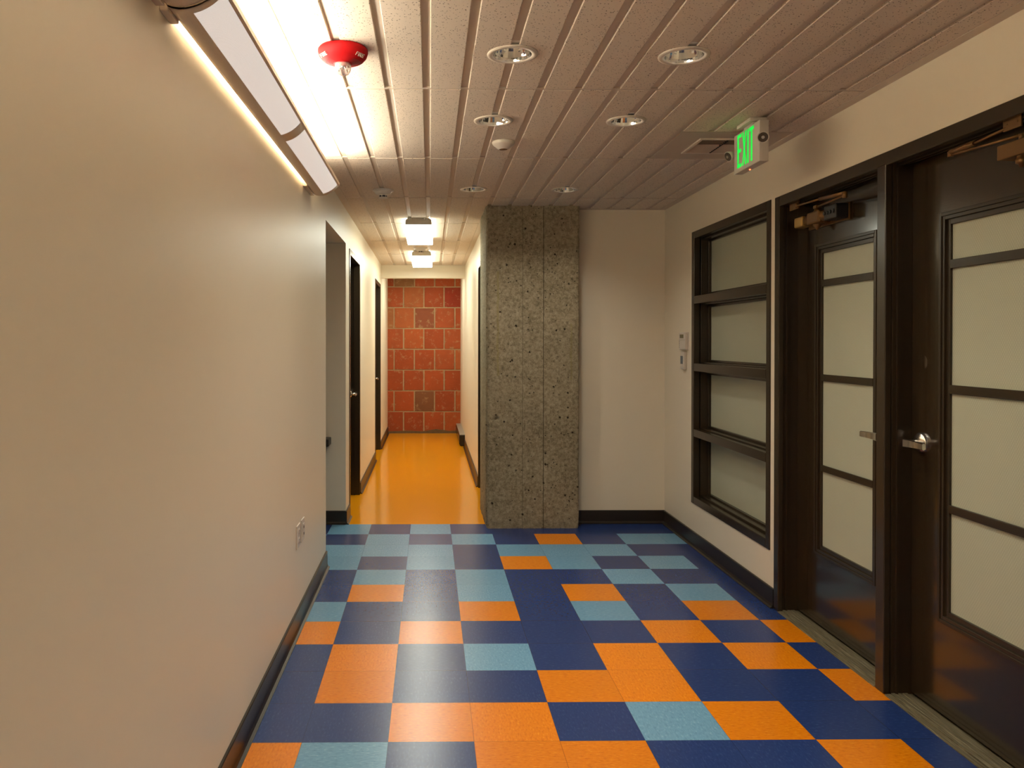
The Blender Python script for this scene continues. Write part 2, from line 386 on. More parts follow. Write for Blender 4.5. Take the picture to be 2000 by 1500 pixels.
# keep the strip above the alcove opening continuous up to the corridor
struct(mb.link('wall_left', M['wall']), 'long cream wall on the left carrying the linear lamp', 'wall')
D1 = (0.95, 4.12); D2 = (10.95, 14.22)
mb = MB(); wall(mb, 'x', XL, XL-0.5, 0.1, 20.3, 0, CEIL+.1, [(D1[0], D1[1], -1, 7.13), (D2[0], D2[1], -1, 7.13)])
struct(mb.link('wall_corridor_left', M['wall']), 'cream left wall of the narrow corridor with two dark doorways', 'wall')
mb = MB(); wall(mb, 'y', 0.1, 0.6, -10, XL-0.5, 0, 7.4)
struct(mb.link('wall_alcove_back', M['wall']), 'shaded wall inside the opening off the left wall', 'wall')
mb = MB(); wall(mb, 'y', -3.8, -4.3, -10, XL-0.5, 0, 7.4)
struct(mb.link('wall_alcove_front', M['wall']), 'near wall of the side passage off the left wall', 'wall')
mb = MB(); wall(mb, 'x', -10, -10.3, -4.3, 0.6, 0, 7.4)
struct(mb.link('wall_alcove_end', M['wall']), 'end wall of the side passage off the left wall', 'wall')
mb = MB(); mb.box(-10, XL-0.5, -3.8, 0.1, 7.16, 7.4)
struct(mb.link('ceiling_alcove', M['wall']), 'painted low ceiling of the side passage', 'ceiling')
XC = 0.04
D3 = (2.15, 5.22)
mb = MB(); wall(mb, 'x', XC, XC+0.45, 0.1, 20.3, 0, CEIL+.1, [(D3[0], D3[1], -1, 7.13)])
struct(mb.link('wall_corridor_right', M['wall']), 'cream right wall of the narrow corridor behind the concrete column', 'wall')
mb = MB(); wall(mb, 'y', 0.1, 0.6, XC+0.45, XR+0.5, 0, CEIL+.1)
struct(mb.link('wall_back', M['wall']), 'cream wall behind and right of the concrete column', 'wall')
WY = (-6.25, -2.03); WZ = (0.97, 7.16)
FY0, FYM0, FYM1, FY1 = -6.45, -9.62, -9.82, -12.99
mb = MB(); wall(mb, 'x', XR, XR+0.55, YB, 0.1, 0, CEIL+.1, [(WY[0], WY[1], *WZ), (FY1, FY0, -1, 7.15)])
struct(mb.link('wall_right', M['wall']), 'cream wall on the right with the slatted window and two glazed doors', 'wall')
mb = MB(); wall(mb, 'y', YB, YB-0.5, XL-0.5, XR+0.5, 0, CEIL+.1)
struct(mb.link('wall_rear', M['wall']), 'cream wall behind the photographer', 'wall')
mb = MB(); wall(mb, 'y', 14.9, 15.3, XL, XC, 7.46, CEIL+.1)
struct(mb.link('wall_header', M['wall']), 'cream header across the far end of the corridor above the clay block wall', 'wall')
# unseen shell added behind the right hand glazing to keep the openings dark
mb = MB(); wall(mb, 'x', XR+4, XR+4.2, -14, 0.6, 0, CEIL); wall(mb, 'y', -14, -14.2, XR+.55, XR+4.2, 0, CEIL); wall(mb, 'y', 0.6, 0.8, XR+.5, XR+4.2, 0, CEIL)
mb.box(XR+.55, XR+4.2, -14.2, .8, CEIL, CEIL+.1); mb.box(XR+.55, XR+4.2, -14.2, .8, -.1, 0)
struct(mb.link('wall_light_blocker', M['wall']), 'unseen shell added behind the frosted glass to keep the openings dark', 'wall')

# clay block wall at the far end
mb = MB(); cols = []
YW = 20.25
courses = [(0.05+1.055*k) for k in range(-1, 8)]
rj = random.Random(11)
tints = [(0.46, 0.075, 0.016), (0.40, 0.06, 0.012), (0.50, 0.10, 0.02), (0.36, 0.055, 0.014), (0.44, 0.08, 0.02), (0.48, 0.12, 0.03)]
special = {(1, 1): (0.16, 0.085, 0.04), (7, 0): (0.22, 0.13, 0.05), (5, -1): (0.42, 0.17, 0.06), (6, 1): (0.45, 0.13, 0.035), (6, 3): (0.32, 0.012, 0.004), (5, 1): (0.26, 0.075, 0.035)}
for k, z0 in enumerate(courses):
    if k == 0: continue
    row = k-1
    off = -3.885 if row % 2 == 0 else -3.335
    n = -2
    while True:
        xa = off + (n)*1.03
        if xa > 0.6: break
        xb = xa+1.03; g = 0.026
        x0, x1 = max(xa+g, -4.2), min(xb-g, 0.6)
        if x1 > x0:
            zb, zt = z0+g+rj.uniform(-.008, .008), z0+1.055-g+rj.uniform(-.008, .008)
            i0 = len(mb.f); mb.box(x0+rj.uniform(0, .012), x1-rj.uniform(0, .012), YW-rj.uniform(0.02, 0.035), YW+0.1, max(zb, 0.05), min(zt, 8.0), 0, 0.02)
            t = special.get((row, n), rj.choice(tints)); cols.append((i0, len(mb.f), t))
        n += 1
mb.box(-4.2, 0.6, YW, YW+0.4, 0, 8.1, 1)
mb.sweep([(-4.2, 0.0), (0.6, 0.0), (0.6, 0.10), (0.1, 0.17), (-0.5, 0.12), (-1.2, 0.22), (-1.9, 0.10), (-2.6, 0.14), (-4.2, 0.08)], YW-0.05, YW+.05, 2)
bw = mb.link('wall_end', [M['brick'], M['mortar'], M['dirt']], fix=False)
ca = bw.data.color_attributes.new('tint', 'FLOAT_COLOR', 'CORNER')
for i0, i1, t in cols:
    for fi in range(i0, i1):
        for li in bw.data.polygons[fi].loop_indices: ca.data[li].color = (*t, 1)
struct(bw, 'red hollow clay block wall with pale mortar at the corridor end', 'wall')

# ------------------------------------------------------------------ ceiling
mb = MB()
GX = [-0.04+0.507*k for k in range(-6, 9)]        # groove centres
GY = [-9.55+4.02*k for k in range(-6, 7)]         # cross joints
gw = 0.048; gd = 0.027
DL = [(-0.547, -10.86), (1.481, -10.84), (-0.547, -8.05), (1.481, -8.06), (-0.547, -2.58), (1.481, -2.56), (1.481, -13.67), (1.481, -16.45)]  # last two are out of view, added for their light
HR = 0.226
def plank(mb, x0, x1, a, b):
    c = 0.008
    hs = [d for d in DL if a < d[1] < b and d[0]-HR < x1 and d[0]+HR > x0]
    cur = a
    for (hx, hy) in sorted(hs, key=lambda d: d[1]):
        plank(mb, x0, x1, cur, hy-HR-.03) if hy-HR-.03 > cur+.01 else None
        ys_, ye_ = hy-HR-.03, hy+HR+.03
        right = hx < (x0+x1)/2                     # hole bites into the plank's left edge
        e, f = (x0, x1) if right else (x1, x0)
        off = abs(e-hx); a0 = math.acos(min(1, off/HR)); n = 18
        arc = [(hx+(1 if right else -1)*HR*math.cos(-a0+2*a0*k/n), hy+HR*math.sin(-a0+2*a0*k/n)) for k in range(n+1)]
        out = [(f, ys_), (e, ys_)]+arc+[(e, ye_), (f, ye_)]
        # strips between the arc and the far edge
        for k in range(n):
            p, q_ = arc[k], arc[k+1]
            mb.face([(p[0], p[1], CEIL), (q_[0], q_[1], CEIL), (f, q_[1], CEIL), (f, p[1], CEIL)])
            mb.face([(p[0], p[1], CEIL), (q_[0], q_[1], CEIL), (q_[0], q_[1], CEIL+gd), (p[0], p[1], CEIL+gd)])
        for ya_, yb_ in ((ys_, arc[0][1]), (arc[-1][1], ye_)):
            mb.face([(e, ya_, CEIL), (e, yb_, CEIL), (f, yb_, CEIL), (f, ya_, CEIL)])
            mb.face([(e, ya_, CEIL), (e, yb_, CEIL), (e, yb_, CEIL+gd), (e, ya_, CEIL+gd)])
        mb.face([(f, ys_, CEIL), (f, ye_, CEIL), (f, ye_, CEIL+gd), (f, ys_, CEIL+gd)])
        cur = ye_
    if b-cur > 0.01:
        mb.sweep([(x0, CEIL+gd), (x0, CEIL+c), (x0+c, CEIL), (x1-c, CEIL), (x1, CEIL+c), (x1, CEIL+gd)], cur, b, 0)
def planks(xa, xb, ya, yb, skip=None):
    xs = [xa]+[g for g in GX if xa+0.1 < g < xb-0.1]+[xb]; ys = [ya]+[g for g in GY if ya+0.1 < g < yb-0.1]+[yb]
    for i in range(len(xs)-1):
        x0 = xs[i]+(gw if i else 0); x1 = xs[i+1]-(gw if i < len(xs)-2 else 0)
        for j in range(len(ys)-1):
            y0 = ys[j]+(0.035 if j else 0); y1 = ys[j+1]-(0.035 if j < len(ys)-2 else 0)
            segs = [(y0, y1)]
            if skip and x1 > skip[0] and x0 < skip[1]:
                segs = []
                if y0 < skip[2]: segs.append((y0, min(y1, skip[2]-.035)))
                if y1 > skip[3]: segs.append((max(y0, skip[3]+.0), y1))
            for a, b in segs:
                if b-a < 0.05: continue
                plank(mb, x0, x1, a, b)
VP = (2.53, 4.36, -7.42, -5.56)
planks(-3.50, 4.35, YB+.15, 0.0, VP)
planks(-3.50, -0.12, 0.0, 14.78)
# backing sheet, cross tees, wall angle
bxs = sorted({XL-.4, XR+.5, *[d[0]-.25 for d in DL], *[d[0]+.25 for d in DL]}); bys = sorted({YB-.2, 0.6, *[round(d[1], 1)-.27 for d in DL], *[round(d[1], 1)+.27 for d in DL]})
for bi in range(len(bxs)-1):
    for bj in range(len(bys)-1):
        mx, my = (bxs[bi]+bxs[bi+1])/2, (bys[bj]+bys[bj+1])/2
        if any(abs(mx-d[0]) < .25 and abs(my-d[1]) < .27 for d in DL): continue
        zb_ = CEIL+gd; mb.face([(bxs[bi], bys[bj], zb_), (bxs[bi+1], bys[bj], zb_), (bxs[bi+1], bys[bj+1], zb_), (bxs[bi], bys[bj+1], zb_)], 1)
mb.box(XL-.4, XC+.45, 0.6, 15.3, CEIL+gd, CEIL+gd+.06, 1); mb.box(XL-.4, 1.0, 15.3, 20.7, CEIL, CEIL+.06, 1)
for g in GY:
    if YB < g < 0.1: mb.box(-3.5, 4.35, g-.034, g+.034, CEIL+0.009, CEIL+gd, 1)
    elif g < 14.8: mb.box(-3.5, -.12, g-.034, g+.034, CEIL+0.009, CEIL+gd, 1)
mb.box(XL, -3.50, YB, 14.9, CEIL-.004, CEIL+gd, 1); mb.box(4.35, XR, YB, 0.1, CEIL-.004, CEIL+gd, 1)
mb.box(-.12, XC, 0.1, 14.9, CEIL-.004, CEIL+gd, 1); mb.box(-3.5, -.12, 14.76, 14.9, CEIL-.004, CEIL+gd, 1)
mb.box(2.2, 4.35, -0.02, 0.1, CEIL-.004, CEIL+gd, 1); mb.box(-3.5, 4.35, YB, YB+.15, CEIL-.004, CEIL+gd, 1)
struct(mb.link('ceiling', [M['tile'], M['grid']], fix=False), 'pitted acoustic ceiling with narrow lengthwise grooves', 'ceiling')

# ------------------------------------------------------------------ baseboards
H = 0.34; bt = 0.035
def base_run(mb, axis, c, sgn, u0, u1):
    """c: wall plane, sgn: side the base stands on"""
    prof = [(0, 0), (0.085, 0), (0.085, 0.012), (0.05, 0.03), (bt, 0.07), (bt, H-.01), (bt-.01, H), (0, H)]
    i = len(mb.v); n = len(prof)
    for u in (u0, u1):
        for d, z in prof: mb.v.append((c+sgn*d, u, z) if axis == 'x' else (u, c+sgn*d, z))
    for k in range(n): mb.f.append((i+k, i+(k+1) % n, i+n+(k+1) % n, i+n+k)); mb.mi.append(0); mb.sm.append(False)
    mb.f.append(tuple(i+k for k in range(n-1, -1, -1))); mb.f.append(tuple(i+n+k for k in range(n))); mb.mi += [0, 0]; mb.sm += [False, False]
def base(name, runs, label):
    mb = MB()
    for r in runs: base_run(mb, *r)
    struct(mb.link(name, M['base']), label, 'baseboard')
base('baseboard_left', [('x', XL, 1, YB, -3.8)], 'black rubber base along the long left wall')
base('baseboard_alcove', [('y', 0.1, -1, -9.9, XL-.0)], 'black rubber base inside the left opening')
base('baseboard_corridor_left', [('x', XL, 1, 0.03, D1[0]), ('x', XL, 1, D1[1], D2[0]), ('x', XL, 1, D2[1], 20.2)], 'dark rubber base along the left side of the orange corridor')
base('baseboard_corridor_right', [('x', XC, -1, D3[1], 15.0)], 'dark rubber base along the right side of the orange corridor')
base('baseboard_back', [('y', 0.1, -1, 2.22, XR)], 'black rubber base along the wall right of the column')
base('baseboard_right', [('x', XR, -1, FY0+.01, 0.06), ('x', XR, -1, YB, FY1)], 'black rubber base along the right wall')

# ------------------------------------------------------------------ concrete column
def column():
    x0, x1, y0, y1 = -0.12, 2.20, -0.45, 1.82
    import bmesh
    mb = MB(); nz = 230; pts = []
    per = []                                       # outline (with small chamfers), subdivided
    cs = [(x0+.05, y0), (x1-.03, y0), (x1, y0+.03), (x1, 0.12), (x0, 0.12) and (x1, y1), (x0, y1), (x0, y0+.10)]
    for a in range(len(cs)):
        p, q_ = cs[a], cs[(a+1) % len(cs)]
        L = math.hypot(q_[0]-p[0], q_[1]-p[1]); n = max(1, int(L/0.05)) 
        for k in range(n): per.append((p[0]+(q_[0]-p[0])*k/n, p[1]+(q_[1]-p[1])*k/n))
    cx, cy_ = (x0+x1)/2, (y0+y1)/2
    holes = [(0.131, 2.735, .045, .10), (1.982, 2.631, .03, .07), (0.789, 7.024, .03, .06), (1.299, 6.465, .022, .05), (0.72, 7.25, .035, .05)]
    for j in range(nz+1):
        z = (CEIL+0.04)*j/nz
        for (x, y) in per:
            p = Vector((x, y, z))
            n1 = noise.fractal(p*2.2, 0.6, 2.0, 4); n2 = noise.fractal(p*9.0, 0.7, 2.0, 4)
            d = 0.006*n1 + 0.010*n2*max(0.2, noise.noise(p*0.9)+0.5)
            ox = (x-cx)/abs(x1-x0)*2; oy = (y-cy_)/abs(y1-y0)*2
            nx, ny = (math.copysign(1, ox), 0) if abs(ox) > abs(oy)+.02 else (0, math.copysign(1, oy))
            if z < 0.16: d -= 0.02*(0.16-z)/0.16*(0.6+noise.noise(p*8))
            if y == y0:
                for hx, hz, hr, hd in holes:
                    rr = math.hypot(x-hx, z-hz)
                    if rr < hr*1.5: d -= hd*(1-rr/(hr*1.5))
                for gx_ in (0.79, 1.31):
                    if abs(x-gx_) < 0.03: d -= 0.008
            pts.append((x+nx*d, y+ny*d, z))
    n = len(per); mb.v = pts
    for j in range(nz):
        for k in range(n):
            k2 = (k+1) % n; mb.f.append((j*n+k, j*n+k2, (j+1)*n+k2, (j+1)*n+k)); mb.mi.append(0); mb.sm.append(True)
    o = mb.link('concrete_column', M['concrete'], origin=(0, 0, 0), fix=False)
    tag(o, 'rough board-formed grey concrete column standing at the corridor mouth', 'column')
column()

# ------------------------------------------------------------------ right wall window
win = thing('window_1', (XR, (WY[0]+WY[1])/2, WZ[0]), 'dark brown framed interior window with four stacked frosted panes', 'window', kind='structure')
fw_ = 0.165; dep = 0.34
mb = MB(); y0, y1 = WY; z0, z1 = WZ
PX = XR-0.02
def fr(mb, y0, y1, z0, z1, w, xa, xb, bev=.012):
    mb.box(xa, xb, y0, y0+w, z0, z1, 0, bev); mb.box(xa, xb, y1-w, y1, z0, z1, 0, bev)
    mb.box(xa, xb, y0+w, y1-w, z0, z0+w, 0, bev); mb.box(xa, xb, y0+w, y1-w, z1-w, z1, 0, bev)
fr(mb, y0, y1, z0, z1, fw_, PX, XR+.12)                # face
fr(mb, y0, y1, z0, z1, fw_+.045, XR+.13, XR+.5, .006)   # inner rebate
mb.link('window_frame', M['frame'], win)
bars = [(5.515, 5.69), (3.99, 4.165), (2.50, 2.67)]
for a, b in bars:
    mb = MB(); mb.box(PX, XR+.12, y0+fw_, y1-fw_, a, b, 0, .012); mb.box(XR+.13, XR+.5, y0+fw_+.04, y1-fw_-.04, a-.03, b+.03, 0, .006)
    mb.link('mullion', M['frame'], win)
edges = [z0+fw_]+[v for a, b in reversed(bars) for v in (a, b)]+[z1-fw_]
for k in range(0, len(edges), 2):
    a, b = edges[k], edges[k+1]
    mb = MB(); mb.box(XR+dep+.01, XR+dep+.03, y0+fw_+.03, y1-fw_-.03, a+.02, b-.02)
    g = mb.link('glass_pane', M['glass'], win)
    mb = MB(); w = .05
    fr(mb, y0+fw_+.045, y1-fw_-.045, a+.03, b-.03, w, XR+dep-.06, XR+dep+.008, .006)
    mb.link('glazing_bead', M['frame'], g)

# ------------------------------------------------------------------ right wall doors: shared frame, then two doors
mb = MB(); PX = XR-.03
mb.box(PX, XR+.06, FY0-.18, FY0, 0, 7.15, 0, .012); mb.box(PX, XR+.06, FY1, FY1+.18, 0, 7.15, 0, .012)
mb.box(PX, XR+.06, FYM1, FYM0, 0, 7.0, 0, .012); mb.box(PX, XR+.06, FY1+.18, FY0-.18, 6.97, 7.15, 0, .012)
for a, b in ((FY0-.15, FYM0+.03), (FYM1-.03, FY1+.15)):   # jambs and stops of both openings
    mb.box(XR+.06, XR+.40, a, a+.17, 0, 7.02); mb.box(XR+.06, XR+.40, b-.15, b, 0, 7.02)
    mb.box(XR+.06, XR+.40, b, a, 6.985, 7.12)
    for yy, s_ in ((a, -1), (b, 1)): mb.box(XR+.10, XR+.13, yy, yy+s_*.035, 0, 6.985)
    mb.box(XR+.10, XR+.13, b+.03, a-.03, 6.95, 6.985); mb.box(XR+.18, XR+.21, b+.03, a-.03, 6.955, 6.985)
struct(mb.link('trim_1', M['frame']), 'dark brown double door frame with a centre post on the right wall', 'door frame')

LX = XR+.31
def door_leaf(name, ya, yb, hinge_far, label):
    """ya > yb are the opening's far and near edges"""
    d = thing(name, (LX, (ya+yb)/2, 0), label, 'door', kind='structure')
    gy0, gy1 = yb+0.57, ya-0.57 - 0.02; gz0, gz1 = 1.19, 6.24
    if hinge_far: gy0, gy1 = -9.055, -7.245
    else: gy0, gy1 = -12.24, -10.43
    mb = MB(); wall(mb, 'x', LX, LX+.146, yb+.01, ya-.01, 0.055, 6.975, [(gy0, gy1, gz0, gz1)])
    leaf = mb.link('door_leaf', M['door'], d)
    # stepped glazing moulding
    mb = MB()
    for w, a, b in ((.045, -.028, .03), (.09, -.012, .03), (.155, .018, .06)):
        fr(mb, gy0, gy1, gz0, gz1, w, LX+a, LX+b, .006)
    mb.link('glazing_moulding', M['frame'], leaf)
    mb = MB(); mb.box(LX+.05, LX+.07, gy0+.1, gy1-.1, gz0+.02, gz1-.02)
    g = mb.link('glass_pane', M['glass'], leaf)
    for a, b in ((5.545, 5.655), (4.018, 4.128), (2.557, 2.660)):
        mb = MB(); mb.box(LX+.015, LX+.045, gy0+.155, gy1-.155, a, b, 0, .006); mb.link('muntin', M['frame'], leaf)
    # lever
    hy = ya-.23 if not hinge_far else yb+.22
    s_ = -1 if not hinge_far else 1
    hz = 3.36
    mb = MB(); mb.lathe((LX, hy, hz), [(0, -.075), (.05, -.072), (.115, -.045), (.125, -.03), (.125, 0.01)], 40, 0, 'x')
    mb.cyl((LX-.05, hy, hz), (LX-.20, hy, hz), .036, 20)
    hnd = mb.link('door_handle', M['metal'], leaf)
    import bmesh
    mb = MB(); L = .41; n = 10
    ring = []
    for k in range(n+1):
        t = k/n; yy = hy-s_*.045+s_*L*t; hh = .056-.014*t; xx = LX-.205+.02*math.sin(t*math.pi)*1.0-(.0*t); th = .022
        zc = hz-.012
        i = len(mb.v); mb.v += [(xx-th, yy, zc-hh*.8), (xx-th, yy, zc+hh*.8), (xx-th*.3, yy, zc+hh), (xx+th, yy, zc+hh*.7), (xx+th, yy, zc-hh*.7), (xx-th*.3, yy, zc-hh)]
        if k:
            for m in range(6): mb.f.append((i-6+m, i-6+(m+1) % 6, i+(m+1) % 6, i+m)); mb.mi.append(0); mb.sm.append(False)
        if k in (0, n): mb.f.append(tuple(i+m for m in range(6))); mb.mi.append(0); mb.sm.append(False)
    mb.link('lever', M['metal'], hnd) if False else None
    # lever joins the handle rose as one part
    me = mb; me.lathe((LX, hy, hz), [(0, -.078), (.05, -.075), (.118, -.045), (.128, -.03), (.128, -.001)], 40, 0, 'x'); me.cyl((LX-.05, hy, hz), (LX-.20, hy, hz), .036, 20)
    bpy.data.objects.remove(hnd)
    lv = me.link('door_handle', M['metal'], leaf); lv['label'] = 'brushed nickel lever handle'
    if not hinge_far:
        mb = MB(); mb.lathe((LX, hy, 4.39), [(0, -.006), (.088, -.006), (.10, -.001)], 36, 0, 'x'); mb.link('lock_cover', M['door'], leaf)
    mb = MB()
    for k in range(5):
        a = XR-.02+k*.075; mb.box(a, a+.066, yb, ya, 0, .018+.012*(k in (1, 2, 3)), 0, .004)
    mb.box(XR-.03, XR+.42, yb, ya, 0, .012)
    t = mb.link('threshold', M['thresh'], d); t['label'] = 'worn grooved metal threshold strip'
    return d, leaf
d1, leaf1 = door_leaf('door_1', FY0-.15, FYM0+.03, True, 'dark brown door with frosted panes left of the centre post')
d2, leaf2 = door_leaf('door_2', FYM1-.03, FY1+.15, False, 'dark brown glazed door nearest the camera, right of the centre post')

# door closers
c = thing('door_closer', (LX, -7.56, 6.63), 'uncovered bronze closer with ribbed cylinder on the farther glazed door', 'door closer', 'door closers')
mb = MB()
mb.box(LX-.035, LX-.003, -8.32, -7.05, 6.50, 6.76, 0, .008)
mb.cyl((LX-.14, -8.15, 6.63), (LX-.14, -7.25, 6.63), .085, 24); mb.box(LX-.24, LX-.03, -7.80, -7.40, 6.53, 6.73, 0, .03)
mb.link('closer_body', M['bronze'], c)
mb = MB(); mb.box(LX-.235, LX-.05, -7.22, -6.95, 6.545, 6.715, 0, .025); mb.link('end_cap', M['brass'], c)
mb = MB(); mb.box(LX-.245, LX-.04, -8.34, -7.98, 6.52, 6.74, 0, .02)
for k in range(4): mb.cyl((LX-.247, -8.28+k*.09, 6.63), (LX-.26, -8.28+k*.09, 6.63), .03, 14)
mb.link('valve_block', M['black'], c)
mb = MB(); mb.lathe((LX-.14, -7.57, 6.63), [(0, -.19), (.02, -.19), (.035, -.15), (.055, -.13), (.075, -.09), (.075, .09), (.05, .12), (.04, .17), (0, .17)], 24)
mb.link('pinion', M['bronze'], c)
mb = MB(); mb.cyl((LX-.14, -7.57, 6.81), (4.40, -8.93, 6.745), .016, 12); mb.cyl((4.40, -8.93, 6.70), (4.40, -8.93, 6.79), .035, 16); mb.box(LX-.19, LX-.09, -7.62, -7.52, 6.78, 6.83, 0, .01)
mb.link('main_arm', M['bronze'], c)
mb = MB(); mb.cyl((4.40, -8.93, 6.775), (4.47, -8.05, 6.845), .028, 12); mb.cyl((4.47, -8.05, 6.845), (4.55, -7.12, 6.90), .015, 12)
mb.link('forearm', M['bronze'], c)
mb = MB(); mb.box(4.57, 4.59, -7.12, -6.80, 6.86, 7.0, 0, .006); mb.box(4.57, 4.72, -7.12, -6.80, 6.962, 6.985, 0, .004); mb.cyl((4.55, -7.13, 6.87), (4.55, -7.13, 6.94), .03, 14)
mb.link('arm_bracket', M['bronze'], c)
c = thing('door_closer', (LX, -12.1, 6.63), 'bronze box-covered closer on the nearest glazed door at the right edge', 'door closer', 'door closers')
mb = MB(); mb.box(LX-.26, LX-.003, -12.72, -11.76, 6.585, 6.745, 0, .012); mb.link('closer_cover', M['bronze'], c)
mb = MB(); mb.lathe((4.62, -12.03, 6.585), [(0, -.12), (.02, -.12), (.03, -.085), (.055, -.08), (.055, -.04), (.045, -.03), (.045, 0)], 22); mb.link('pinion', M['bronze'], c)
mb = MB(); mb.cyl((4.62, -12.03, 6.745), (4.62, -12.03, 6.81), .028, 14); mb.cyl((4.62, -12.01, 6.80), (4.44, -11.16, 6.79), .016, 12); mb.cyl((4.44, -11.17, 6.77), (4.44, -11.17, 6.83), .03, 14)
mb.link('main_arm', M['bronze'], c)
mb = MB(); mb.cyl((4.44, -11.17, 6.82), (4.49, -11.50, 6.845), .03, 12, 0); mb.cyl((4.49, -11.50, 6.845), (4.55, -11.92, 6.90), .016, 12)
mb.link('forearm', M['bronze'], c)
mb = MB(); mb.box(4.535, 4.555, -12.13, -11.87, 6.865, 6.968, 0, .006); mb.box(4.535, 4.72, -12.13, -11.87, 6.955, 6.975, 0, .004)
for yy in (-12.08, -11.93): mb.cyl((4.536, yy, 6.93), (4.528, yy, 6.93), .012, 10)
mb.link('arm_bracket', M['bronze'], c)

# ------------------------------------------------------------------ corridor doors
def corridor_door(name, plane, out, y0, y1, label, lever_y):
    """plane: wall face x, out: direction into the wall"""
    d = thing(name, (plane, (y0+y1)/2, 0), label, 'door', kind='structure')
    mb = MB(); e = -out*.02
    for a, b in ((y0, y0+.17), (y1-.17, y1)): mb.box(plane+e, plane+out*.35, a, b, 0, 7.13, 0, .01)
    mb.box(plane+e, plane+out*.35, y0+.17, y1-.17, 6.97, 7.13, 0, .01)
    mb.box(plane+out*.12, plane+out*.16, y1-.21, y1-.17, 0, 6.97)
    mb.link('door_frame', M['frame'], d)
    lx = plane+out*.27
    mb = MB(); mb.box(lx, lx+out*.146, y0+.18, y1-.18, .03, 6.96, 0, .01); leaf = mb.link('door_leaf', M['door'], d)
    mb = MB(); mb.lathe((lx, lever_y, 3.08), [(0, -out*.075), (.10, -out*.06), (.12, 0)], 28, 0, 'x'); mb.cyl((lx, lever_y, 3.08), (lx-out*.2, lever_y, 3.08), .035, 14)
    mb.box(lx-out*.19, lx-out*.23, lever_y-.04, lever_y-.42, 3.045, 3.115, 0, .012)
    h = mb.link('door_handle', M['metal'], leaf); h['label'] = 'shiny metal lever handle'
corridor_door('door_3', XL, -1, D1[0], D1[1], 'dark door in the left corridor wall nearest the tiled lobby', 3.72)
corridor_door('door_4', XL, -1, D2[0], D2[1], 'farther dark door in the left corridor wall near the clay blocks', 13.8)
corridor_door('door_5', XC, 1, D3[0], D3[1], 'dark door in the right corridor wall partly hidden by the column', 4.9)

# ------------------------------------------------------------------ wall-mounted linear lamps
def bowl(k, n=20):                      # outer curve of the bowl in (x, z), k in 0..1 from the wall side to the outer rim
    P = [(-3.590, 7.300), (-3.530, 7.250), (-3.315, 7.255), (-3.165, 7.440)]
    t = k; a = (1-t)**3; b = 3*t*(1-t)**2; c_ = 3*t*t*(1-t); d_ = t**3
    return (sum(w_*p[0] for w_, p in zip((a, b, c_, d_), P)), sum(w_*p[1] for w_, p in zip((a, b, c_, d_), P)))
def linear_lamp(y0, y1, label):
    t = thing('wall_lamp', (XL, (y0+y1)/2, 7.28), label, 'wall lamp', 'linear wall lamps')
    mb = MB(); n = 20; outer = [bowl(k/n) for k in range(n+1)]
    kp0 = 10                                                    # the perforated panel covers the curve from here to the rim
    inner = [(x+.006, z+.014) for x, z in outer]
    # plain (unperforated) strip on the wall side, bands at the ends and between panels
    bands = [(y0, y0+.10), ((y0+y1)/2-.165, (y0+y1)/2+.165), (y1-.17, y1)]
    def shell(a, b, k0, k1, mat_mb):
        o_ = outer[k0:k1+1]; i_ = inner[k0:k1+1]
        mat_mb.sweep(o_+i_[::-1], a, b, 0, False)
    shell(y0, y1, 0, kp0, mb)
    for a, b in bands: shell(a, b, kp0, n, mb)
    mb.sweep([(-3.165, 7.440), (-3.140, 7.455), (-3.140, 7.505), (-3.150, 7.505), (-3.152, 7.462), (-3.168, 7.452)], y0, y1)   # rim lip
    mb.sweep([(-3.590, 7.300), (-3.590, 7.375), (-3.583, 7.375), (-3.583, 7.31)], y0, y1)  # inner lip added to dim the glow on the wall
    for a, b in ((y0, y0+.02), (y1-.02, y1)): mb.sweep(outer+[(-3.14, 7.455), (-3.14, 7.505), (-3.58, 7.505)], a, b)   # end plates
    mb.link('lamp_body', M['fixture'], t)
    ym = (y0+y1)/2
    for a, b in ((y0+.10, ym-.165), (ym+.165, y1-.17)):
        p = MB(); o_ = outer[kp0:]; i_ = [(x+.004, z+.008) for x, z in o_]; p.sweep(o_+i_[::-1], a, b)
        pp = p.link('perforated_panel', M['perf'], t); pp['label'] = 'glowing white perforated metal panel'
    for a, b in ((y0+.15, ym-.05), (ym+.05, y1-.15)):
        for xx in (-3.44, -3.27):
            p = MB(); p.cyl((xx, a, 7.47), (xx, b, 7.47), .045, 10); p.link('tube', M['tube'], t)
    # brackets that carry it off the wall
    for a, b in ((y1-.92, y1-.02), (y0+.02, y0+.30)):
        p = MB(); p.box(XL, -3.588, a, b, 7.27, 7.46, 0, .01); p.link('bracket', M['fixture'], t)
    return t
linear_lamp(-13.90, -5.86, 'long curved wall lamp with perforated panels high on the left wall')
linear_lamp(-22.00, -13.94, 'second curved wall lamp entering from the top left edge of the photo')

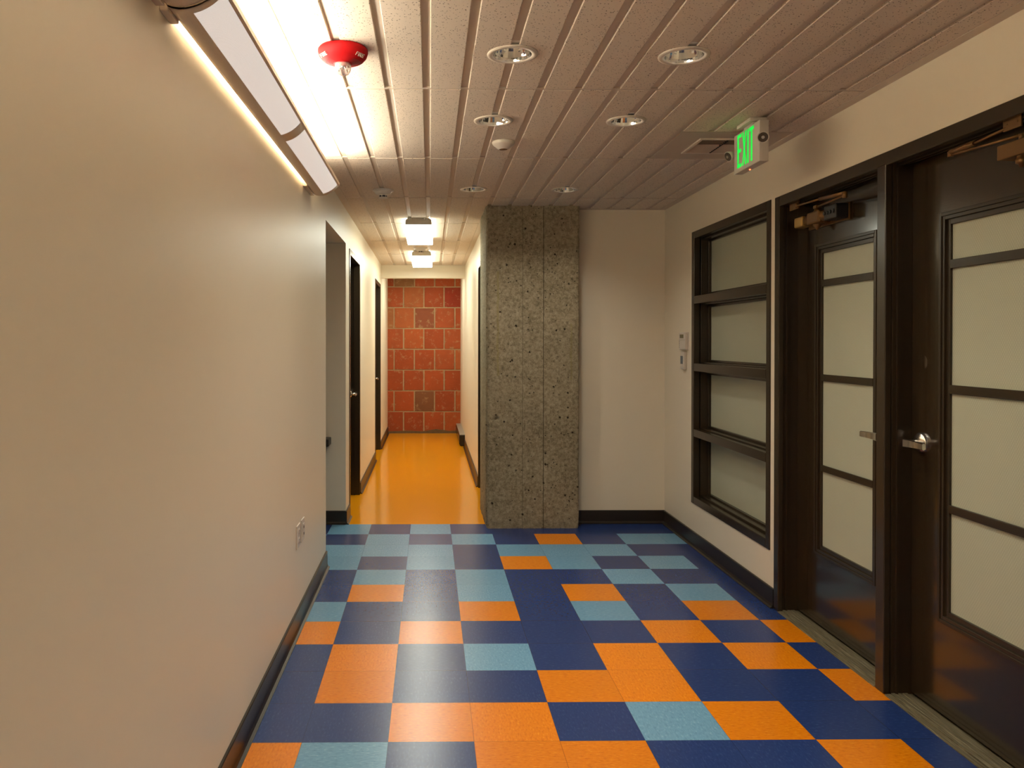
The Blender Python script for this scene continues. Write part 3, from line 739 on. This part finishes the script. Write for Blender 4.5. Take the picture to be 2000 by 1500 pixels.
# ------------------------------------------------------------------ corridor ceiling lamps
def box_lamp(y0, y1, label, xc=-1.83, mat='lens'):
    t = thing('ceiling_lamp', (xc, (y0+y1)/2, CEIL), label, 'ceiling lamp', 'square-ended corridor lamps')
    mb = MB(); mb.sweep([(xc-.29, CEIL-.004), (xc-.355, CEIL-.05), (xc-.365, CEIL-.185), (xc+.365, CEIL-.185), (xc+.355, CEIL-.05), (xc+.29, CEIL-.004)], y0, y0+.05)
    mb.sweep([(xc-.29, CEIL-.004), (xc-.355, CEIL-.05), (xc-.365, CEIL-.185), (xc+.365, CEIL-.185), (xc+.355, CEIL-.05), (xc+.29, CEIL-.004)], y1-.05, y1)
    mb.box(xc-.29, xc+.29, y0+.05, y1-.05, CEIL-.06, CEIL-.004)
    mb.link('lamp_pan', M['lampgrey'], t)
    mb = MB(); mb.box(xc-.40, xc+.40, y0+.01, y1-.01, CEIL-.235, CEIL-.19, 0, .012)
    l = mb.link('lamp_lens', M[mat], t); l['label'] = 'glowing white acrylic lens'
    for a, b in ((xc-.40, xc-.37), (xc+.37, xc+.40)):
        mb = MB(); mb.box(a, b, y0+.01, y1-.01, CEIL-.19, CEIL-.06); mb.link('lens_side', M['lensside'], t)
    for a in (-.20, .16):
        mb = MB(); mb.cyl((xc+a, y0-.012, CEIL-.02), (xc+a, y0+.04, CEIL-.02), .02, 12); mb.link('clip', M['metal'], t)
box_lamp(1.55, 5.65, 'nearer glowing box lamp on the corridor ceiling')
box_lamp(9.40, 13.50, 'farther glowing box lamp on the corridor ceiling')
box_lamp(15.5, 17.9, 'short box lamp hidden behind the header at the corridor end')
box_lamp(-27.5, -23.4, 'unseen fill lamp added on the lobby ceiling behind the camera', 0.75, 'lobby')  # added box for fill light, never in view

# ------------------------------------------------------------------ recessed downlights
dl = bpy.data.lights.new('downlight_beam', 'AREA'); dl.shape = 'DISK'; dl.size = 0.42*F; dl.energy = DOWN; dl.color = (1.0, 0.93, 0.80); dl.spread = math.radians(128)
def downlight(loc, label):
    t = thing('downlight', loc, label, 'downlight', 'recessed downlights')
    x, y, z = loc
    mb = MB(); mb.lathe((x, y, z), [(.225, .01), (.228, -.014), (.27, -.020), (.298, -.012), (.300, .004), (.225, .004)], 56); mb.link('trim_ring', M['trimwhite'], t)
    mb = MB(); mb.lathe((x, y, z), [(.226, .004), (.222, -.010), (.214, .03), (.19, .10), (.15, .20), (.11, .27), (0, .28)], 40, smooth=False); mb.link('reflector_cone', M['chrome'], t)
    mb = MB(); mb.lathe((x, y, z), [(.228, .024), (.36, .024), (.36, .0265), (.228, .0265), (.228, .024)], 40, smooth=False); mb.link('mounting_plate', M['reflector'], t)
    mb = MB(); mb.lathe((x, y, z), [(0, .12), (.035, .125), (.06, .16), (.05, .22), (.035, .27)], 24); mb.link('lamp_bulb', M['white'], t)
    l = bpy.data.objects.new('lamp_beam', dl); COL.objects.link(l); l.parent = t; l.location = (0, 0, 0.03*F)
    return t
first = downlight((-0.547, -10.86, CEIL), 'recessed downlight of the nearest pair, beside the red strobe')
for (x, y, lb) in ((1.481, -10.84, 'recessed downlight of the nearest pair, on the exit sign side'), (-0.547, -8.05, 'recessed downlight above the small white cone sensor'),
                   (1.481, -8.06, 'recessed downlight of the middle pair, right of the cone sensor'), (-0.547, -2.58, 'farthest left recessed downlight, near the smoke detector and column'),
                   (1.481, -2.56, 'farthest right recessed downlight, just in front of the concrete column'),
                  (1.481, -13.67, 'out-of-view recessed downlight added to light the lobby, farther from the camera'), (1.481, -16.45, 'out-of-view recessed downlight added to light the lobby, nearer the camera')):  # both unseen, added to brighten the lobby
    o = copy_tree(first); o.location = Vector((x, y, CEIL))*F; o['o_ft'] = (x, y, CEIL); o['label'] = lb

# ------------------------------------------------------------------ stroke lettering
GL = {'E': [((0, 0), (0, 1)), ((0, 1), (1, 1)), ((0, .5), (.85, .5)), ((0, 0), (1, 0))], 'X': [((0, 0), (1, 1)), ((0, 1), (1, 0))], 'I': [((.5, 0), (.5, 1))],
      'T': [((0, 1), (1, 1)), ((.5, 0), (.5, 1))], 'F': [((0, 0), (0, 1)), ((0, 1), (1, 1)), ((0, .5), (.85, .5))], 'R': [((0, 0), (0, 1)), ((0, 1), (1, 1)), ((1, 1), (1, .5)), ((1, .5), (0, .5)), ((.4, .5), (1, 0))]}
def letters(mb, text, org, ux, uz, nrm, h, wd, gap, st, depth):
    org, ux, uz, nrm = Vector(org), Vector(ux).normalized(), Vector(uz).normalized(), Vector(nrm).normalized()
    cur = 0.0
    for ch in text:
        cw = wd*(.0 if ch == 'I' else 1.0)
        for a, b in GL[ch]:
            ax = cur+(a[0]*cw if ch != 'I' else 0); bx = cur+(b[0]*cw if ch != 'I' else 0)
            p = Vector((ax+st/2, a[1]*(h-st)+st/2)); q_ = Vector((bx+st/2, b[1]*(h-st)+st/2)); d = (q_-p).normalized(); n = Vector((-d.y, d.x))
            p2 = p-d*st/2; q2 = q_+d*st/2; 
            if ch == 'X': n = n*.8
            cs = [p2+n*st/2, p2-n*st/2, q2-n*st/2, q2+n*st/2]
            lo = [org+ux*c_.x+uz*c_.y for c_ in cs]; hi = [v+nrm*depth for v in lo]
            i = len(mb.v); mb.v += [tuple(v) for v in lo+hi]
            for f in ((0, 1, 2, 3), (4, 5, 6, 7), (0, 1, 5, 4), (1, 2, 6, 5), (2, 3, 7, 6), (3, 0, 4, 7)): mb.f.append(tuple(i+k for k in f)); mb.mi.append(0); mb.sm.append(False)
        cur += cw+st+gap

# ------------------------------------------------------------------ exit sign
EX = 3.35
t = thing('exit_sign', (EX+.07, -8.01, CEIL), 'white EXIT sign with green letters and two lamp heads, hung from the ceiling', 'exit sign')
mb = MB(); mb.box(EX, EX+.14, -8.50, -7.52, 7.325, 7.935, 0, .008); mb.box(EX+.045, EX+.05, -8.502, -7.518, 7.325, 7.936); mb.link('sign_housing', M['white'], t)
mb = MB(); letters(mb, 'EXIT', (EX-.001, -7.665, 7.392), (0, -1, 0), (0, 0, 1), (-1, 0, 0), .515, .108, .033, .052, .004)
l = mb.link('lettering', M['exitgreen'], t); l['label'] = 'glowing green EXIT lettering'
mb = MB(); mb.box(EX-.06, EX+.20, -8.30, -7.78, 7.975, CEIL-.001, 0, .008); mb.box(EX+.02, EX+.12, -8.20, -7.86, 7.93, 7.98, 0, .006); mb.link('canopy', M['white'], t)
for yy, s_ in ((-7.52, 1), (-8.50, -1)):
    mb = MB(); yc = yy+s_*.075; mb.cyl((EX+.07, yy, 7.66), (EX+.07, yc, 7.66), .03, 14)
    a = Vector((EX+(.03 if s_ < 0 else .0), yc, 7.665)); dr = (Vector((-.42, -.82, -.30)) if s_ < 0 else Vector((-.85, -.25, -.42))).normalized()
    mb.cyl(a, a+dr*.09, .055, 24, r2=.083, caps=True)
    h = mb.link('lamp_head', M['white'], t)
    mb = MB(); mb.cyl(a+dr*.091, a+dr*.098, .070, 24); mb.link('lamp_lens', simple('ribbed_lamp_lens', (.13, .095, .07), .2, 0.3, nscale=160, nstr=.8, vary=.6), h)
    mb = MB(); mb.cyl(a+dr*.098, a+dr*.108, .024, 12); mb.link('lamp_centre', M['metal'], h)
mb = MB(); mb.lathe((EX+.09, -7.93, 7.322), [(0, -.012), (.012, -.006), (.014, .004)], 12); l = mb.link('indicator', M['led'], t); l['label'] = 'tiny red indicator light'

# ------------------------------------------------------------------ supply air grille in its smooth panel
t = thing('air_vent', (3.44, -6.5, CEIL), 'ceiling air grille in a smooth square panel behind the exit sign', 'air vent')
vx0, vx1, vy0, vy1 = 2.97, 3.97, -7.04, -6.02
mb = MB(); 
for a, b, c_, d_ in ((VP[0]+.02, vx0+.04, VP[2], VP[3]), (vx1-.04, VP[1]-.01, VP[2], VP[3]), (vx0+.04, vx1-.04, VP[2], vy0+.04), (vx0+.04, vx1-.04, vy1-.04, VP[3])):
    mb.box(a, b, c_, d_, CEIL+.004, CEIL+.04)
mb.link('ceiling_panel', M['vent_panel'], t)
mb = MB(); w_ = .055
for a, b, c_, d_ in ((vx0, vx0+w_, vy0, vy1), (vx1-w_, vx1, vy0, vy1), (vx0+w_, vx1-w_, vy0, vy0+w_), (vx0+w_, vx1-w_, vy1-w_, vy1)): mb.box(a, b, c_, d_, CEIL-.022, CEIL+.006, 0, .006)
mb.link('grille_frame', M['trimwhite'], t)
for k in range(12):
    yy = vy0+.09+k*(vy1-vy0-.18)/11; s_ = -1 if k < 5 else 1
    mb = MB(); i = 0
    p = [(yy-.028*1, CEIL-.012), (yy+.028, CEIL-.012-.0)]
    za, zb = (CEIL-.014, CEIL+.038)
    ya_, yb_ = (yy+.034*s_, yy-.034*s_)
    mb.v = [(vx0+w_, ya_, za), (vx1-w_, ya_, za), (vx1-w_, yb_, zb), (vx0+w_, yb_, zb), (vx0+w_, ya_+.006, za), (vx1-w_, ya_+.006, za), (vx1-w_, yb_+.006, zb), (vx0+w_, yb_+.006, zb)]
    mb.f = [(0, 1, 2, 3), (4, 5, 6, 7), (0, 1, 5, 4), (1, 2, 6, 5), (2, 3, 7, 6), (3, 0, 4, 7)]; mb.mi = [0]*6; mb.sm = [False]*6
    mb.link('louver', M['vent_panel'], t)
mb = MB(); mb.box((vx0+vx1)/2-.01, (vx0+vx1)/2+.01, vy0+w_, vy1-w_, CEIL-.018, CEIL+.03); mb.box(vx0+.02, vx1-.02, vy0+.02, vy1-.02, CEIL+.039, CEIL+.043, 0); mb.link('divider', M['darkhole'], t)

# ------------------------------------------------------------------ fire strobe, sensor, smoke detectors
t = thing('fire_strobe', (-2.52, -11.0, CEIL), 'round red fire alarm strobe with a clear dome on the ceiling', 'fire alarm')
x, y, z = -2.52, -11.0, CEIL
mb = MB(); mb.lathe((x, y, z), [(0, 0), (.27, 0), (.287, -.02), (.288, -.045), (.272, -.095), (.235, -.135), (.215, -.142), (.205, -.150), (.12, -.168), (.09, -.178), (.085, -.20), (0, -.20)], 64); bd = mb.link('strobe_body', M['red'], t)
for sx in (-1, 1):
    mb = MB()
    for k in range(6):
        r = .112+k*.016; hz = -.169+.0155*((r-.12)/.085)*1.0-.004
        a0, a1 = (-.85, .25) if sx > 0 else (math.pi-.25, math.pi+.85)
        n = 12
        for j in range(n):
            u0, u1 = a0+(a1-a0)*j/n, a0+(a1-a0)*(j+1)/n
            for rr0, rr1 in ((r, r+.006),):
                mb.face([(x+rr0*math.cos(u0), y+rr0*math.sin(u0), z+hz), (x+rr1*math.cos(u0), y+rr1*math.sin(u0), z+hz), (x+rr1*math.cos(u1), y+rr1*math.sin(u1), z+hz), (x+rr0*math.cos(u1), y+rr0*math.sin(u1), z+hz)])
    mb.link('grille_rings', M['darkred'], bd)
for th in (math.radians(-36), math.radians(216)):
    ct, st_ = math.cos(th), math.sin(th); ux = Vector((-st_, ct, 0)); uz = Vector((.68*ct, .68*st_, .73)); nr = Vector((.73*ct, .73*st_, -.68))
    mb = MB(); letters(mb, 'FIRE', Vector((x+.239*ct, y+.239*st_, z-.133))+nr*.004-ux*.062, ux, uz, nr, .044, .024, .009, .008, .003)
    l = mb.link('lettering', M['grid'], bd); l['label'] = 'small white FIRE lettering'
mb = MB(); mb.lathe((x, y, z), [(.094, -.172), (.094, -.225), (.087, -.262), (.062, -.293), (.030, -.306), (0, -.308)], 32); mb.link('clear_dome', M['clear'], t)
mb = MB(); mb.cyl((x, y-.03, z-.19), (x, y-.03, z-.235), .022, 14); mb.box(x-.055, x-.04, y-.04, y+.04, z-.25, z-.195); mb.box(x+.04, x+.055, y-.04, y+.04, z-.25, z-.195); mb.cyl((x-.05, y, z-.225), (x+.05, y, z-.225), .010, 10)
mb.link('flash_tube', M['chrome'], t)

t = thing('occupancy_sensor', (-.275, -6.76, CEIL), 'small white cone-shaped sensor on the ceiling between the downlights', 'sensor')
x, y = -.275, -6.76
mb = MB(); mb.lathe((x, y, CEIL), [(0, 0), (.188, 0), (.192, -.015), (.185, -.045), (.17, -.06), (.085, -.128), (.078, -.132), (.070, -.130)], 48); mb.link('sensor_body', M['white'], t)
mb = MB(); mb.lathe((x, y, CEIL), [(.071, -.129), (.055, -.12), (.03, -.137), (0, -.142)], 28); mb.link('sensor_lens', M['bronze'], t)
def smoke(x, y, label, s=1.0):
    t = thing('smoke_detector', (x, y, CEIL), label, 'smoke detector', 'ceiling smoke detectors')
    mb = MB(); mb.lathe((x, y, CEIL), [(0, 0), (.235*s, 0), (.235*s, -.02*s), (.205*s, -.04*s), (.185*s, -.045*s), (.18*s, -.075*s), (.15*s, -.10*s), (.115*s, -.11*s), (.095*s, -.115*s), (.095*s, -.13*s)], 40); mb.link('detector_base', M['white'], t)
    mb = MB(); mb.lathe((x, y, CEIL), [(.082*s, -.12*s), (.082*s, -.165*s)], 28); mb.link('sensing_slot', M['darkhole'], t)
    mb = MB(); mb.lathe((x, y, CEIL), [(.10*s, -.163*s), (.098*s, -.185*s), (.07*s, -.198*s), (0, -.20*s)], 28)
    for k in range(6):
        a = k*math.pi/3+.25; mb.box(x+.088*s*math.cos(a)-.007, x+.088*s*math.cos(a)+.007, y+.088*s*math.sin(a)-.007, y+.088*s*math.sin(a)+.007, CEIL-.165*s, CEIL-.118*s)
    mb.link('detector_cap', M['white'], t)
smoke(-2.56, -2.45, 'white smoke detector on the lobby ceiling before the corridor')
smoke(-1.84, 8.45, 'white smoke detector between the two corridor lamps')

# ------------------------------------------------------------------ thermostats and outlets
t = thing('thermostat', (XR, -1.55, 4.47), 'upper beige wall thermostat with a small display, left of the window', 'thermostat', 'wall controls')
mb = MB(); mb.box(XR-.022, XR, -1.80, -1.17, 4.46, 4.88, 0, .006); mb.link('back_plate', M['white'], t)
mb = MB(); mb.box(XR-.085, XR-.022, -1.79, -1.32, 4.475, 4.87, 0, .012); mb.link('cover', M['white'], t)
mb = MB(); mb.box(XR-.089, XR-.084, -1.66, -1.40, 4.74, 4.825); mb.link('display', M['lcd'], t)
mb = MB()
for k in range(4): mb.box(XR-.088, XR-.083, -1.375, -1.345, 4.52+k*.045, 4.54+k*.045)
mb.box(XR-.087, XR-.083, -1.77, -1.34, 4.695, 4.70); mb.link('marking', M['lcd'], t)
t = thing('thermostat', (XR, -1.53, 4.0), 'lower narrow wall controller with a bluish display, under the thermostat', 'thermostat', 'wall controls')
mb = MB(); mb.box(XR-.075, XR, -1.665, -1.40, 4.005, 4.42, 0, .014); mb.box(XR-.079, XR-.074, -1.64, -1.42, 4.06, 4.065); mb.link('cover', M['white'], t)
mb = MB(); mb.box(XR-.079, XR-.074, -1.59, -1.42, 4.13, 4.32); mb.link('display', M['lcdb'], t)
def outlet(y0, y1, label, duplex):
    t = thing('outlet', (XL, (y0+y1)/2, 1.31), label, 'outlet', 'outlets on the left wall')
    mb = MB(); mb.box(XL, XL+.022, y0, y1, 1.315, 1.69, 0, .010); mb.link('cover_plate', M['white'], t)
    ym = (y0+y1)/2
    if duplex:
        for zz in (1.43, 1.575):
            mb = MB(); mb.lathe((XL+.02, ym, zz), [(.058, 0), (.056, .010), (0, .010)], 24, 0, 'x')
            s = mb.link('socket', M['white'], t)
            for dy in (-.02, .02):
                mb = MB(); mb.box(XL+.030, XL+.0315, ym+dy-.004, ym+dy+.004, zz-.002, zz+.026); mb.link('slot', M['darkhole'], s)
            mb = MB(); mb.cyl((XL+.030, ym, zz-.025), (XL+.0315, ym, zz-.025), .008, 10); mb.link('slot', M['darkhole'], s)
    else:
        mb = MB(); mb.box(XL+.02, XL+.034, ym-.055, ym+.055, 1.39, 1.61, 0, .006); mb.link('socket', M['white'], t)
        for zz in (1.44, 1.55):
            mb = MB(); mb.box(XL+.034, XL+.0355, ym-.03, ym+.03, zz-.02, zz+.02); mb.link('slot', M['darkhole'], t)
outlet(-7.47, -7.15, 'nearer of the two small wall plates low on the left wall', True)
outlet(-7.02, -6.72, 'farther of the two small wall plates low on the left wall', False)

# ------------------------------------------------------------------ baseboard heater and black fixture in the opening
t = thing('baseboard_heater', (-.08, 17.5, 0), 'grey metal baseboard heater at the far right end of the corridor', 'heater')
mb = MB(); mb.sweep([(XC, .05), (-.17, .05), (-.21, .10), (-.21, .44), (-.17, .50), (XC, .50)], 15.15, 19.9); mb.link('heater_cover', M['frame'], t)
mb = MB(); mb.sweep([(XC, .50), (-.17, .50), (-.19, .515), (-.18, .535), (XC, .535)], 15.13, 19.92); l = mb.link('top_grille', simple('light_grey_metal', (.42, .40, .33), .35, .3), t)
mb = MB(); mb.box(-.16, XC-.01, 15.3, 19.8, 0, .05); mb.link('heater_foot', M['black'], t)
t = thing('drinking_fountain', (-4.4, 0.1, 1.9), 'black wall fixture edge just visible inside the left opening', 'wall fixture')
mb = MB(); mb.box(-4.95, -4.03, -.45, 0.099, 2.04, 2.225, 0, .02); mb.link('top_shelf', M['black'], t)
mb = MB(); mb.sweep([(-4.85, 1.55), (-4.22, 1.55), (-4.12, 2.04), (-4.85, 2.04)], -.38, .099); mb.link('fountain_body', M['black'], t)
